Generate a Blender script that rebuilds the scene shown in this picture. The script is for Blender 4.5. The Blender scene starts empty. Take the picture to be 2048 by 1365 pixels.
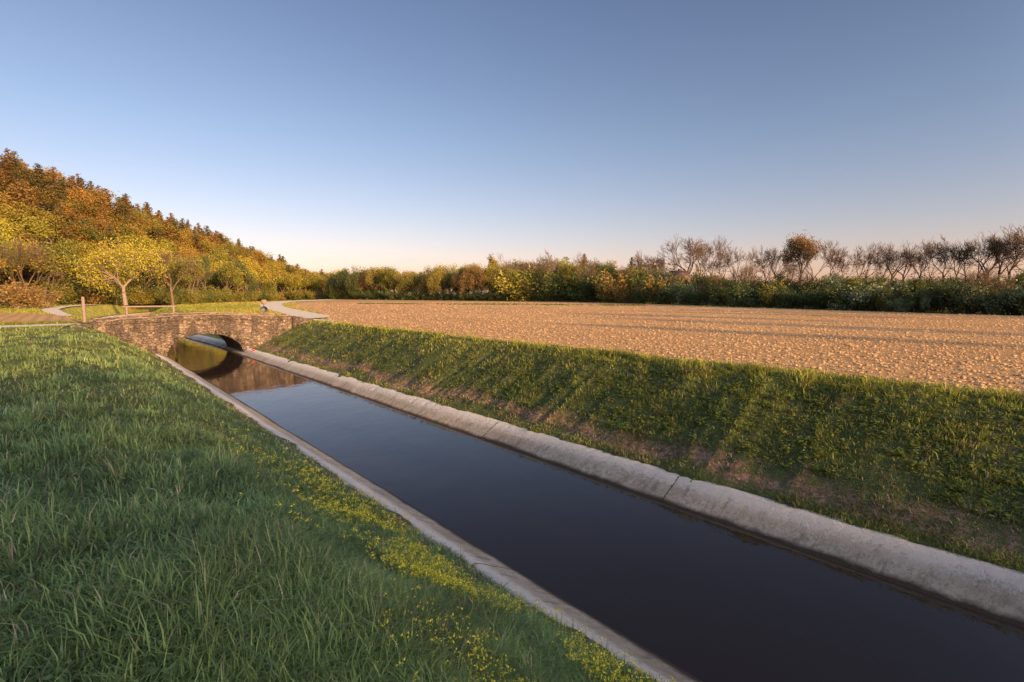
import bpy, math, numpy as np
from mathutils import Vector
R=np.random.RandomState(7)
sc=bpy.context.scene
COL=sc.collection
TH=math.radians(41.0); SN,CS=math.sin(TH),math.cos(TH)
EYE=1.77; F=1024.0
# ------------------------------------------------ helpers
def cshift(s): 
    xs=np.array([-3000,45,55,65,80,88,95,102,110,120,130,200,400,3000.]); ys=np.array([0,0,-.5,-1.5,-2,-1.6,-.8,.7,3.2,7.5,13,73,247,2500.])
    return np.interp(s,xs,ys)
def W(s,t,shift=True):
    s=np.asarray(s,float); t=np.asarray(t,float)
    if shift: t=t+cshift(s)
    return -s*SN+t*CS, s*CS+t*SN
def ST(x,y):
    s=-x*SN+y*CS; t=x*CS+y*SN
    return s,t-cshift(s)
_L=R.rand(256,256)
def vn(x,y,sc_=1.0,o=0):
    x=np.asarray(x,float)*sc_+o*17.3+1000; y=np.asarray(y,float)*sc_+o*31.7+1000
    xi=np.floor(x).astype(int); yi=np.floor(y).astype(int); fx=x-xi; fy=y-yi
    fx=fx*fx*(3-2*fx); fy=fy*fy*(3-2*fy)
    g=lambda a,b:_L[a%256,b%256]
    return (g(xi,yi)*(1-fx)+g(xi+1,yi)*fx)*(1-fy)+(g(xi,yi+1)*(1-fx)+g(xi+1,yi+1)*fx)*fy
PT=[-4000,.2,1.2,3.7,3.88,4.0,4.7,8.2,8.86,8.98,9.45,12.2,12.8,13.4,6000]
PZ=[0,0,-.17,-1.72,-1.80,-1.97,-2.7,-2.7,-1.97,-1.79,-1.70,-.27,-.11,-.13,-.13]
def zg(s,t):
    s=np.asarray(s,float); t=np.asarray(t,float)
    w=np.where((t>7),(vn(s,0*s,1.1,1)-.40)*.28+(vn(s,0*s,3.7,2)-.5)*.20+(vn(s,0*s,9.,22)-.5)*.12,-((vn(s,0*s,1.3,3)-.6)*.16)-(vn(s,0*s,5.,23)-.5)*.08)
    near=np.clip((60-np.abs(s))/20,0,1)*np.clip((13.2-t)/2,0,1)*np.clip((t-1)/1,0,1)
    z=np.interp(t+w*near,PT,PZ)
    a=np.clip((33-s)/5,0,1)*np.clip((s+40)/10,0,1)*np.clip((12.9-t)/1,0,1)*(1-np.clip((t-3.2)/.5,0,1)*np.clip((9.8-t)/.6,0,1))*np.clip((t+60)/30,0,1)
    z=z+a*((vn(s,t,.55,4)-.5)*.18+(vn(s,t,1.7,5)-.5)*.08)
    return z
def mk(name,V,faces,mat=None,attrs=None,smooth=False,parent=None,link=True):
    """faces: list of int arrays (n,k)"""
    V=np.ascontiguousarray(V,dtype=np.float32).reshape(-1,3)
    me=bpy.data.meshes.new(name)
    faces=[np.asarray(f,dtype=np.int32) for f in faces if len(f)]
    nl=sum(f.size for f in faces); nf=sum(len(f) for f in faces)
    me.vertices.add(len(V)); me.vertices.foreach_set('co',V.ravel())
    me.loops.add(nl); me.polygons.add(nf)
    me.loops.foreach_set('vertex_index',np.concatenate([f.ravel() for f in faces]))
    ls=[];o=0
    for f in faces:
        ls.append(np.arange(len(f))*f.shape[1]+o); o+=f.size
    me.polygons.foreach_set('loop_start',np.concatenate(ls).astype(np.int32))
    me.update(calc_edges=True)
    if smooth: me.polygons.foreach_set('use_smooth',np.ones(nf,dtype=bool))
    if attrs:
        for k,v in attrs.items():
            v=np.ascontiguousarray(v,dtype=np.float32)
            if v.ndim==1:
                a=me.attributes.new(k,'FLOAT','POINT'); a.data.foreach_set('value',v)
            else:
                v4=np.ones((len(v),4),np.float32); v4[:,:3]=v
                a=me.attributes.new(k,'FLOAT_COLOR','POINT'); a.data.foreach_set('color',v4.ravel())
    if mat: me.materials.append(mat)
    me.validate()
    if not link: return me
    ob=bpy.data.objects.new(name,me); COL.objects.link(ob)
    if parent: ob.parent=parent
    return ob
def tag(ob,label=None,cat=None,kind=None,group=None):
    if label: ob['label']=label
    if cat: ob['category']=cat
    if kind: ob['kind']=kind
    if group: ob['group']=group
    return ob
class N:
    def __init__(s,name,world=False):
        if world: s.m=bpy.data.worlds.new(name)
        else: s.m=bpy.data.materials.new(name)
        s.m.use_nodes=True; s.t=s.m.node_tree; s.t.nodes.clear()
    def n(s,ty,ins=None,**kw):
        nd=s.t.nodes.new(ty)
        for k,v in kw.items(): setattr(nd,k,v)
        for k,v in (ins or {}).items():
            if isinstance(v,tuple) and len(v)==2 and hasattr(v[0],'outputs'):
                s.t.links.new(v[0].outputs[v[1]],nd.inputs[k])
            elif hasattr(v,'outputs'): s.t.links.new(v.outputs[0],nd.inputs[k])
            else: nd.inputs[k].default_value=v
        return nd
    def math(s,op,a,b=0.0,c=0.0):
        return s.n('ShaderNodeMath',{0:a,1:b,2:c},operation=op)
    def noise(s,vec,scale,detail=4,rough=.6):
        d={'Scale':scale,'Detail':detail,'Roughness':rough}
        if vec is not None: d['Vector']=vec
        return s.n('ShaderNodeTexNoise',d)
    def mix(s,f,a,b,blend='MIX'):
        m=s.n('ShaderNodeMix',None,data_type='RGBA',blend_type=blend)
        for i,v in ((0,f),(6,a),(7,b)):
            if hasattr(v,'outputs'): s.t.links.new(v.outputs[0],m.inputs[i])
            elif isinstance(v,tuple) and hasattr(v[0],'outputs'): s.t.links.new(v[0].outputs[v[1]],m.inputs[i])
            else: m.inputs[i].default_value=(v if isinstance(v,(int,float)) else (*v,1))
        return (m,2)
    def rng(s,v,a,b,c=0.,d=1.):
        return s.n('ShaderNodeMapRange',{'Value':v,'From Min':a,'From Max':b,'To Min':c,'To Max':d})
    def attr(s,name,o=2):
        return (s.n('ShaderNodeAttribute',attribute_name=name),o)
    def pos(s): return (s.n('ShaderNodeNewGeometry'),0)
    def out(s,sh): s.n('ShaderNodeOutputMaterial',{'Surface':sh}); return s.m
def pbr(m,col,rough=.9,normal=None,spec=.2,**kw):
    d={'Base Color':col if not(isinstance(col,tuple) and len(col)==3 and not hasattr(col[0],'outputs')) else (*col,1),'Roughness':rough,'Specular IOR Level':spec}
    if normal is not None: d['Normal']=normal
    d.update(kw)
    return m.n('ShaderNodeBsdfPrincipled',d)
# ------------------------------------------------ sun / world
SUNAZ=math.radians(135)   # clockwise from +Y
EL=math.radians(11)
LD=np.array([-math.sin(SUNAZ),-math.cos(SUNAZ)])  # horizontal travel dir of light
LM=np.array([LD[1],-LD[0]])
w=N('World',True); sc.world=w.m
sky=w.n('ShaderNodeTexSky',sky_type='NISHITA',sun_disc=False,sun_elevation=EL,sun_rotation=SUNAZ,altitude=300,air_density=1.0,dust_density=1.2,ozone_density=2.0)
tcw=w.n('ShaderNodeTexCoord'); sx=w.n('ShaderNodeSeparateXYZ',{0:(tcw,0)})
rp=w.n('ShaderNodeValToRGB',{0:(sx,2)})
# haze tint by elevation (divided by 4, multiplied back below)
st=[(0.0,(2.40,1.42,1.50)),(.05,(2.20,1.40,1.44)),(.12,(2.0,1.40,1.38)),(.27,(1.70,1.37,1.37)),(.48,(1.43,1.18,1.24)),(1.0,(2.3,1.8,1.6))]
el=rp.color_ramp.elements
while len(el)<len(st): el.new(.5)
for e_,(p_,c_) in zip(el,st): e_.position=p_; e_.color=(c_[0]/4,c_[1]/4,c_[2]/4,1)
mulc=w.mix(1.0,sky,rp,'MULTIPLY')
# extra sky brightness added around the sun azimuth as fill for the foreground
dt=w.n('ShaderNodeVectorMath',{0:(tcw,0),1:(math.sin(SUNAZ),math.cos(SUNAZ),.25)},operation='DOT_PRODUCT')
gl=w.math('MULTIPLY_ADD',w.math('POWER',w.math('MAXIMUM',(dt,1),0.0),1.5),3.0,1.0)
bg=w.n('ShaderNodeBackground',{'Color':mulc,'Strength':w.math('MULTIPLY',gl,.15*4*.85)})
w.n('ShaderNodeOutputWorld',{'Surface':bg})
sl=bpy.data.lights.new('sun','SUN'); sl.energy=8.5; sl.angle=math.radians(.9); sl.color=(1,.60,.24)
so=bpy.data.objects.new('sun',sl); COL.objects.link(so)
so.rotation_euler=Vector((LD[0]*math.cos(EL),LD[1]*math.cos(EL),-math.sin(EL))).to_track_quat('-Z','Y').to_euler()
# ------------------------------------------------ camera
cd=bpy.data.cameras.new('camera'); cd.lens=18; cd.sensor_width=36; cd.clip_end=9000; cd.clip_start=.05
co=bpy.data.objects.new('camera',cd); COL.objects.link(co); co.location=(0,0,EYE); co.rotation_euler=(math.radians(90-5.24),0,0); sc.camera=co
sc.view_settings.view_transform='Standard'; sc.view_settings.look='None'; sc.view_settings.exposure=0
PS,PC=math.sin(math.radians(5.24)),math.cos(math.radians(5.24))
def XatY(u,Y): return (u-1024)/F/1.004*Y
def ZatY(v,Y):
    yv=(682-v)/F
    return EYE+(-PS+yv*PC)/(PC+yv*PS)*Y
# ------------------------------------------------ materials
def mat_ground():
    m=N('grass_soil'); P=m.pos(); t=m.attr('t'); 
    n1=m.noise(P,.35,5,.65); n2=m.noise(P,6,6,.7); n3=m.noise(P,40,3,.6)
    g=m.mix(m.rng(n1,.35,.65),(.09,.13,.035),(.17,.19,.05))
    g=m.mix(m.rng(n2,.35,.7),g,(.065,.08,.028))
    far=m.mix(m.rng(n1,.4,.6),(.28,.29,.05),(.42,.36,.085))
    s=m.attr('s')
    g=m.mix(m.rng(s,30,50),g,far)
    tt=m.math('ADD',t,m.math('MULTIPLY_ADD',n1,1.8,-.9))
    band=m.math('MULTIPLY',m.rng(tt,9.3,9.45),m.rng(tt,9.95,9.7))
    brown=m.mix(m.rng(n2,.40,.60),(.15,.085,.052),(.42,.26,.165))
    g=m.mix(m.math('MULTIPLY',band,m.rng(n2,.38,.54)),g,brown)
    n6=m.noise(P,1.9,6,.75)
    g=m.mix(m.math('MULTIPLY',m.math('MULTIPLY',m.rng(n6,.58,.66,0,.8),m.rng(t,9.3,9.8)),m.rng(s,40,36)),g,brown)
    band2=m.math('MULTIPLY',m.rng(t,3.3,3.7),m.rng(t,4.6,4.2))
    g=m.mix(m.math('MULTIPLY',band2,.85),g,(.14,.10,.07))
    hgt=m.math('ADD',m.math('MULTIPLY',n2,.6),m.math('MULTIPLY',n3,.4))
    b=m.n('ShaderNodeBump',{'Strength':1.0,'Distance':.16,'Height':hgt})
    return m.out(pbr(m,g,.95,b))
def mat_field():
    m=N('ploughed_soil'); P=m.pos()
    mp=m.n('ShaderNodeMapping',{'Vector':P,'Rotation':(0,0,-TH)})
    mp2=m.n('ShaderNodeMapping',{'Vector':mp,'Scale':(1,.05,1)})
    sp=m.n('ShaderNodeSeparateXYZ',{0:mp})
    n1=m.noise(P,.08,4,.6); n2=m.noise(P,7.5,7,.72); n3=m.noise(P,26,4,.7); n4=m.noise(mp2,1.8,2,.5)
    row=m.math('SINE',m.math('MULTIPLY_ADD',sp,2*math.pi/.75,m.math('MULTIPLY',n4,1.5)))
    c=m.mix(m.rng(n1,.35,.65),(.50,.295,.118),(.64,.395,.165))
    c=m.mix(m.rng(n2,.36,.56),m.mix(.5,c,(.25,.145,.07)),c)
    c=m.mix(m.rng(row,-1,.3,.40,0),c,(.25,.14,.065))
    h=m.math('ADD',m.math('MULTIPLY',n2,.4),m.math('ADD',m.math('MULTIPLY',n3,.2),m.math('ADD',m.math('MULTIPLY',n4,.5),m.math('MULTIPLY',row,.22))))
    b=m.n('ShaderNodeBump',{'Strength':.9,'Distance':.18,'Height':h})
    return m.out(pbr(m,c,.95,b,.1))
def mat_attr_soil():
    m=N('soil_clod'); r=m.attr('rnd_shade'); c=m.mix(r,(.38,.225,.10),(.64,.405,.185)); return m.out(pbr(m,c,.95,None,.1))
def mat_path():
    m=N('gravel'); P=m.pos(); n=m.noise(P,3,6,.7); c=m.mix(m.rng(n,.35,.65),(.58,.48,.33),(.76,.65,.47))
    return m.out(pbr(m,c,.95,m.n('ShaderNodeBump',{'Strength':.8,'Distance':.05,'Height':n})))
def mat_conc():
    m=N('weathered_concrete'); P=m.pos(); s=m.attr('s'); q=m.attr('q')
    cv=m.n('ShaderNodeCombineXYZ',{0:s,1:q})
    mp=m.n('ShaderNodeMapping',{'Vector':cv,'Scale':(5.,.7,1)})
    n1=m.noise(P,1.2,6,.7); n2=m.noise(P,13,8,.8); n3=m.noise(P,55,3,.7); n5=m.noise(mp,1.3,5,.7)
    c=m.mix(m.rng(n1,.38,.62),(.44,.365,.26),(.62,.535,.40))
    c=m.mix(m.rng(n2,.49,.58,0,.75),c,(.31,.245,.165))
    c=m.mix(m.math('MULTIPLY',m.rng(n5,.53,.67),.65),c,(.18,.14,.095))
    qq=m.math('ADD',q,m.math('MULTIPLY_ADD',n2,1.6,-.85))
    c=m.mix(m.math('MULTIPLY',m.rng(qq,.52,.76),.75),c,(.84,.77,.64))
    c=m.mix(m.rng(m.math('ADD',q,m.math('MULTIPLY_ADD',n1,.30,-.14)),.22,.08),c,(.075,.053,.034))
    fr=m.math('FRACT',m.math('DIVIDE',m.math('ADD',s,m.math('MULTIPLY_ADD',n2,.12,.35)),5.6))
    j=m.math('LESS_THAN',fr,.005)
    c=m.mix(m.math('MULTIPLY',j,.85),c,(.05,.04,.03))
    h=m.math('ADD',m.math('MULTIPLY',n2,1.2),m.math('ADD',m.math('MULTIPLY',n3,.6),m.math('MULTIPLY',j,-2.)))
    return m.out(pbr(m,c,.9,m.n('ShaderNodeBump',{'Strength':1.,'Distance':.05,'Height':h})))
def mat_water():
    m=N('canal_water'); P=m.pos()
    mp=m.n('ShaderNodeMapping',{'Vector':P,'Rotation':(0,0,-TH),'Scale':(1,.6,1)})
    n=m.noise(mp,2.6,4,.55); n2=m.noise(mp,.5,2,.5)
    h=m.math('ADD',m.math('MULTIPLY',n,.5),n2)
    b=m.n('ShaderNodeBump',{'Strength':.28,'Distance':.033,'Height':h})
    return m.out(pbr(m,(.028,.018,.0125),.035,b,.5,IOR=1.33))
def mat_stone():
    m=N('rubble_stone'); P=(m.n('ShaderNodeTexCoord'),3)
    sw=m.noise(P,1.5,2,.5); v=m.n('ShaderNodeMix',{0:.12,4:P,5:(sw,1)},data_type='VECTOR')
    mp=m.n('ShaderNodeMapping',{'Vector':(v,1),'Scale':(1.0,1.0,1.7)})
    vo=m.n('ShaderNodeTexVoronoi',{'Vector':mp,'Scale':5.0,'Randomness':1.},feature='DISTANCE_TO_EDGE')
    vc=m.n('ShaderNodeTexVoronoi',{'Vector':mp,'Scale':5.0,'Randomness':1.})
    mps=m.n('ShaderNodeMapping',{'Vector':P,'Scale':(1.6,1.,.6)})
    n1=m.noise(mps,1.1,6,.75); n2=m.noise(P,9,6,.75)
    sep=m.n('ShaderNodeSeparateColor',{0:(vc,1)})
    c=m.mix(sep,(.14,.10,.065),(.34,.26,.17))
    c=m.mix(m.rng(n1,.42,.56,0,.85),c,(.08,.062,.045))
    c=m.mix(m.rng(n2,.5,.64,0,.8),c,(.06,.046,.034))
    c=m.mix(m.rng(vo,.035,.0,0,.7),c,(.06,.046,.035))
    h=m.math('ADD',m.math('MULTIPLY',m.rng(vo,0,.08),.5),m.math('MULTIPLY',n2,.9))
    return m.out(pbr(m,c,.95,m.n('ShaderNodeBump',{'Strength':1.,'Distance':.11,'Height':h})))
def mat_leaf(name,a,b,trans=.3,usetint=False,dk=.55):  # dk sets how far leaf colour darkens; in crowns this paints shade
    m=N(name); r=m.attr('rnd_shade')
    if usetint: 
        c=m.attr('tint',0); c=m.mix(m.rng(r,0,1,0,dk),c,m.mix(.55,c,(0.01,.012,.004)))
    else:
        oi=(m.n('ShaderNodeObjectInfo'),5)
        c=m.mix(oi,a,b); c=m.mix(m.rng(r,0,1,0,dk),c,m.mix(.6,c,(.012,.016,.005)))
    d=pbr(m,c,.6,None,.25)
    tr=m.n('ShaderNodeBsdfTranslucent',{'Color':c})
    return m.out(m.n('ShaderNodeMixShader',{0:trans,1:d,2:tr}))
def mat_bark(name,a,b):
    m=N(name); P=(m.n('ShaderNodeTexCoord'),3); n=m.noise(P,25,4,.7); c=m.mix(n,a,b)
    return m.out(pbr(m,c,.9,m.n('ShaderNodeBump',{'Strength':.6,'Distance':.02,'Height':n})))
def mat_simple(name,a,b,scale=8,rough=.6,bump=.3,spec=.3,metal=0):
    m=N(name); P=(m.n('ShaderNodeTexCoord'),3); n=m.noise(P,scale,5,.7); c=m.mix(m.rng(n,.3,.7),a,b)
    return m.out(pbr(m,c,rough,m.n('ShaderNodeBump',{'Strength':bump,'Distance':.01,'Height':n}),spec,Metallic=metal))
M_ground=mat_ground();M_field=mat_field();M_clod=mat_attr_soil();M_path=mat_path();M_conc=mat_conc();M_water=mat_water();M_stone=mat_stone()
M_blade=mat_leaf('grass_blades',None,None,.35,True,.45)
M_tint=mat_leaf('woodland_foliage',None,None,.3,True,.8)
M_barkD=mat_bark('dark_bark',(.075,.052,.034),(.16,.112,.074))
M_barkL=mat_bark('pale_bark',(.12,.09,.065),(.24,.19,.14))
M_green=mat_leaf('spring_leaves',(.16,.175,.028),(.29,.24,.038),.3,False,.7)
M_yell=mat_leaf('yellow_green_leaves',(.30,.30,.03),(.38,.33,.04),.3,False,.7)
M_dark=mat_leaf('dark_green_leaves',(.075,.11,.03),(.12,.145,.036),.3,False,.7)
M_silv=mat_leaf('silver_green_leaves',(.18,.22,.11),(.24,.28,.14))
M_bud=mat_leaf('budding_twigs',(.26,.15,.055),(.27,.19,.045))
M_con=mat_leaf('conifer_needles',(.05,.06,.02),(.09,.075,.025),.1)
M_wood=mat_simple('weathered_wood',(.13,.095,.065),(.26,.20,.145),20,.9)
M_metal=mat_simple('grey_sign_metal',(.10,.10,.098),(.16,.155,.148),10,.7)
M_white=mat_simple('white_render',(.62,.60,.56),(.74,.72,.68),3,.9)
M_roof=mat_simple('brown_tile_roof',(.07,.05,.045),(.11,.08,.07),12,.85)
M_glass=mat_simple('dark_window_glass',(.03,.035,.04),(.05,.055,.06),3,.1)
M_red=mat_simple('faded_red_plastic',(.50,.03,.02),(.62,.06,.04),10,.5)
M_rope=mat_simple('pale_rope',(.5,.47,.4),(.65,.6,.52),30,.9)
# ------------------------------------------------ ground
def grid(name,sv,tv,zf,mat,attrs=True,shift=True):
    S,T=np.meshgrid(sv,tv,indexing='ij'); X,Y=W(S,T,shift); Z=zf(S,T)
    V=np.stack([X,Y,Z],-1).reshape(-1,3); ns,nt=S.shape
    i=np.arange(ns-1)[:,None]*nt+np.arange(nt-1)[None]; i=i.ravel()
    Fq=np.stack([i,i+nt,i+nt+1,i+1],-1)
    return mk(name,V,[Fq],mat,{'s':S.ravel(),'t':T.ravel()},smooth=True)
sv=np.concatenate([[-800,-300,-120,-70,-45,-30,-20],np.arange(-14,-3,.5),np.arange(-3,16,.08),np.arange(16,60,.25),np.arange(60,150,2),[160,180,200,250,320,400,600,1000,1700,3000]])
tv=np.concatenate([[-2500,-1000,-400,-200,-100,-60,-40,-28,-20],np.arange(-14,-1,.7),np.arange(-1,3.4,.16),[3.4,3.5,3.6,3.7,3.78,3.84,3.88,3.92,4.0,4.3,4.7,6.4,8.2,8.5],np.arange(8.58,9.3,.045),[9.35,9.5],np.arange(9.65,13.4,.16),[13.5,14,16,20,28,40,60,100,200,400,1000,3000]])
tag(grid('ground',sv,tv,zg,M_ground),kind='structure')
svw=np.concatenate([[-300,-60],np.arange(-20,150,2.5),[160,200,250,320,400]])
tag(grid('water',svw,np.array([4.2,5.2,6.4,7.6,8.7]),lambda s,t:0*s-2.13,M_water),kind='structure')
# concrete linings
def lining(name,prof,q,label):
    svl=np.concatenate([[-300,-60,-20],np.arange(-10,24,.05),np.arange(24,60,.25),np.arange(60,150,2),[160,200,250,320,400]])
    p=np.array(prof); S,I=np.meshgrid(svl,np.arange(len(p)),indexing='ij')
    T=p[I,0]+(vn(S,I*.3,.5,8)-.5)*.03; Z=p[I,1]+(vn(S,I*.3,.6,9)-.5)*.02+(vn(S,I*1.7,9.,19)-.5)*.009*(I>1)-np.clip(vn(S,I*.9,4.1,29)-.80,0,1)*.16*(I>4)
    X,Y=W(S,T); nt=len(p); ns=len(svl)
    i=(np.arange(ns-1)[:,None]*nt+np.arange(nt-1)[None]).ravel()
    ob=mk(name,np.stack([X,Y,Z],-1).reshape(-1,3),[np.stack([i,i+nt,i+nt+1,i+1],-1)],M_conc,{'s':S.ravel(),'q':np.array(q)[I].ravel()},smooth=False)
    return tag(ob,label,'canal wall')
lining('canal_lining',[(5.35,-2.5),(4.61,-2.13),(4.40,-2.025),(4.2,-1.925),(4.0,-1.82),(3.9,-1.775),(3.82,-1.78),(3.72,-1.95)],[0,0,.25,.5,.8,1,1,1],'sloping concrete canal lining below the flowered grass bank')
lining('canal_lining',[(7.5,-2.5),(8.26,-2.13),(8.37,-2.065),(8.49,-1.995),(8.61,-1.925),(8.73,-1.855),(8.86,-1.78),(9.02,-1.778),(9.14,-1.95)],[0,0,.2,.4,.6,.8,1,1,1],'pale crusted concrete canal lining below the bare grassy slope')
# field
fp=[]
for s in np.concatenate([np.arange(-60,34.1,2)]): 
    x,y=W(s,13.15+.0*s); fp.append((float(x),float(y)))
fp+=[(-13.2,37),(-16,43.5),(-20,53),(-31.5,75),(-44.5,102),(-52,127),(-56,150),(-58,185)]
fb=[(680,186),(800,164),(1000,140),(1100,130),(1300,98),(1500,72.6),(1800,53),(2048,44.5)]
fp+=[(XatY(u,Y),Y) for u,Y in fb[1:]]+[(60,20),(85,-20),(60,-75)]
fz=-.118
ob=mk('ploughed_field',[(x,y,fz) for x,y in fp],[np.arange(len(fp))[None]],M_field); tag(ob,kind='structure')
pv=[(-31,31.5),(-27.5,33),(-38,43),(-45,47),(-80,60),(-75,38)]
ob=mk('ploughed_field',[(x,y,.012) for x,y in pv],[np.arange(len(pv))[None]],M_field); tag(ob,kind='structure')
def inpoly(x,y,poly):
    c=np.zeros(len(x),bool); n=len(poly)
    for i in range(n):
        x1,y1=poly[i]; x2,y2=poly[(i+1)%n]
        if y1==y2: continue
        k=((y1>y)!=(y2>y))&(x<(x2-x1)*(y-y1)/(y2-y1)+x1); c^=k
    return c
# clods
def clods():
    n=200000
    r=np.exp(R.uniform(math.log(11),math.log(120),n)); a=R.uniform(-math.radians(48),math.radians(52),n)
    x=r*np.sin(a); y=r*np.cos(a); k=inpoly(x,y,fp); s,t=ST(x,y); k&=(t>13.25)
    keep=R.rand(n)<(.7+.3*vn(x,y,1.5,3))*(.10+.90*(np.sin(t*2*math.pi/.75)>-.1)); k&=keep
    x=x[k];y=y[k];r=r[k];n=len(x)
    o=np.array([[1,0,0],[0,1,0],[-1,0,0],[0,-1,0],[0,0,1.],[0,0,-.6]])
    sz=(.011+.036*R.rand(n)**3.5)*(1+r/60)
    V=o[None]*(.7+.6*R.rand(n,6,1)); an=R.uniform(0,6.28,n); ca,sa=np.cos(an)[:,None],np.sin(an)[:,None]
    X=V[...,0]*ca-V[...,1]*sa; Y=V[...,0]*sa+V[...,1]*ca
    X=X*1.25
    V=np.stack([X,Y,V[...,2]*.8],-1)*sz[:,None,None]
    V[...,0]+=x[:,None];V[...,1]+=y[:,None];V[...,2]+=fz+.2*sz[:,None]
    f=np.array([[0,1,4],[1,2,4],[2,3,4],[3,0,4]])
    Fc=(np.arange(n)[:,None,None]*6+f[None]).reshape(-1,3)
    ob=mk('soil_clods',V.reshape(-1,3),[Fc],M_clod,{'rnd_shade':np.repeat(R.rand(n),6)})
    tag(ob,'crumbly brown clods of freshly ploughed soil','soil','stuff')
clods()
# paths
PATHPTS=[]
def ribbon(pts,wd,zo,name='gravel_path',zfun=None):
    p=np.array(pts,float)
    d=np.concatenate([[0],np.cumsum(np.hypot(*np.diff(p,axis=0).T))]); q=np.arange(0,d[-1],1.0); q=np.append(q,d[-1])
    x=np.interp(q,d,p[:,0]);y=np.interp(q,d,p[:,1]); wv=np.interp(q,d,wd if hasattr(wd,'__len__') else [wd]*len(p))
    for _ in range(12):
        x[1:-1]=(x[:-2]+2*x[1:-1]+x[2:])/4; y[1:-1]=(y[:-2]+2*y[1:-1]+y[2:])/4
    tx=np.gradient(x);ty=np.gradient(y);l=np.hypot(tx,ty);nx=-ty/l;ny=tx/l
    PATHPTS.append(np.stack([x,y,wv/2+.15],-1))
    js=(R.rand(2,len(q))-.5)*.25
    z=np.interp(q,d,zo if hasattr(zo,'__len__') else [zo]*len(p))
    V=[];cols=[-.5,-.25,0,.25,.5]
    for c in cols:
        j=js[0] if c<0 else js[1]
        V.append(np.stack([x+nx*(wv*c+(j if abs(c)==.5 else 0)),y+ny*(wv*c+(j if abs(c)==.5 else 0)),z],-1))
    V=np.stack(V,1).reshape(-1,3); n=len(q)
    i=(np.arange(n-1)[:,None]*5+np.arange(4)[None]).ravel()
    ob=mk(name,V,[np.stack([i,i+5,i+6,i+1],-1)],M_path,smooth=True); tag(ob,kind='structure'); return ob
w_=lambda s,t:tuple(float(v) for v in W(s,t))
ribbon([w_(36.5,-60),w_(38.0,-20),w_(38.9,-6),w_(38.9,1.0)],2.6,.02)
ribbon([w_(38.9,11.6),w_(39.2,13.0),w_(42.5,15.5),(-22.5,53),(-35,75),(-48,102),(-57,127),(-60,150),(-63,180)],[3.2,3.6,3.0,2.8,3.2,4.0,5.0,6,7],[.02,-.02,-.09]+[-.10]*6)
ribbon([w_(38.6,11.6),w_(37.6,13.2),w_(35.3,14.4)],[2.6,2.2,.6],[.024,-.05,-.09])
ribbon([w_(55,.6),w_(60,.5),w_(80,.5),w_(95,.2),w_(110,-.4),w_(130,-1.2),w_(160,-1.5),w_(200,-2)],[.6,1.0,1.6,1.8,2,2,2,2],.016)
# ------------------------------------------------ bridge
br=bpy.data.objects.new('stone_arch_bridge',None); COL.objects.link(br)
bx,by=W(38.7,6.45); br.location=(float(bx),float(by),0); br.rotation_euler=(0,0,TH)
tag(br,'old rubble stone arch bridge crossing the concrete-lined canal','bridge')
SF,SB=-2.2,2.2
def ztop(t): return .52-.25*np.clip(np.abs(t)/5.3,0,1)**1.6+(vn(t,0*t,.9,61)-.5)*.06
AR=1.32
def arch(t,a=2.08,zs=-2.0,r=AR):
    return zs+r*np.sqrt(np.clip(1-(t/a)**2,0,1))
def wallsheet(ts,zb,zt,y,nz=8):
    V=[];
    for i,t in enumerate(ts):
        for k in range(nz+1):
            z=zb[i]+(zt[i]-zb[i])*k/nz
            V.append((t,y+(vn(t*1.,z*1.,3.1,6)-.5)*.09,z))
    n=len(ts); i=(np.arange(n-1)[:,None]*(nz+1)+np.arange(nz)[None]).ravel()
    return np.array(V,float),np.stack([i,i+nz+1,i+nz+2,i+1],-1)
ts=np.unique(np.concatenate([np.linspace(-5.3,-2.08,24),2.08*np.sin(np.linspace(-math.pi/2,math.pi/2,33)),np.linspace(2.08,5.3,24)]))
deckz=lambda t:.12-.12*np.clip(np.abs(t)/5.3,0,1)**1.5
VV=[];FF=[];o=0
def add(V,Fq):
    global o
    VV.append(V);FF.append(Fq+o);o+=len(V)
for y,fl in ((SF,1),(SB,-1)):
    for sel in (ts<=-2.08+1e-6,np.abs(ts)<=2.0801,ts>=2.08-1e-6):
        tt=ts[sel]; zz=np.where(np.abs(tt)<2.0801,arch(tt),-2.9) if abs(tt.mean())<.5 else -2.9+0*tt
        V,Fq=wallsheet(tt,zz,deckz(tt)+0*tt,y,14); add(V,Fq)
ta=2.08*np.sin(np.linspace(-math.pi/2,math.pi/2,33)); za=arch(ta)
ta=np.concatenate([[-2.08],ta,[2.08]]); za=np.concatenate([[-2.9],za,[-2.9]])
ys=np.linspace(SF,SB,8); V=np.array([(t,y,z) for t,z in zip(ta,za) for y in ys]); n=len(ta)
i=(np.arange(n-1)[:,None]*8+np.arange(7)[None]).ravel(); add(V,np.stack([i,i+8,i+9,i+1],-1))
for x in (-5.3,5.3):
    V=np.array([(x,SF,-2.9),(x,SB,-2.9),(x,SB,0),(x,SF,0.)]); add(V,np.array([[0,1,2,3]]))
mk('arch_wall',np.concatenate(VV),[np.concatenate(FF)],M_stone,parent=br)
tt=np.linspace(-5.4,5.4,22); V=np.array([(t,y,float(deckz(t))+.02) for t in tt for y in (SF+.3,0,SB-.3)]); i=(np.arange(21)[:,None]*3+np.arange(2)[None]).ravel()
mk('deck',V,[np.stack([i,i+3,i+4,i+1],-1)],M_path,parent=br)
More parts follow.
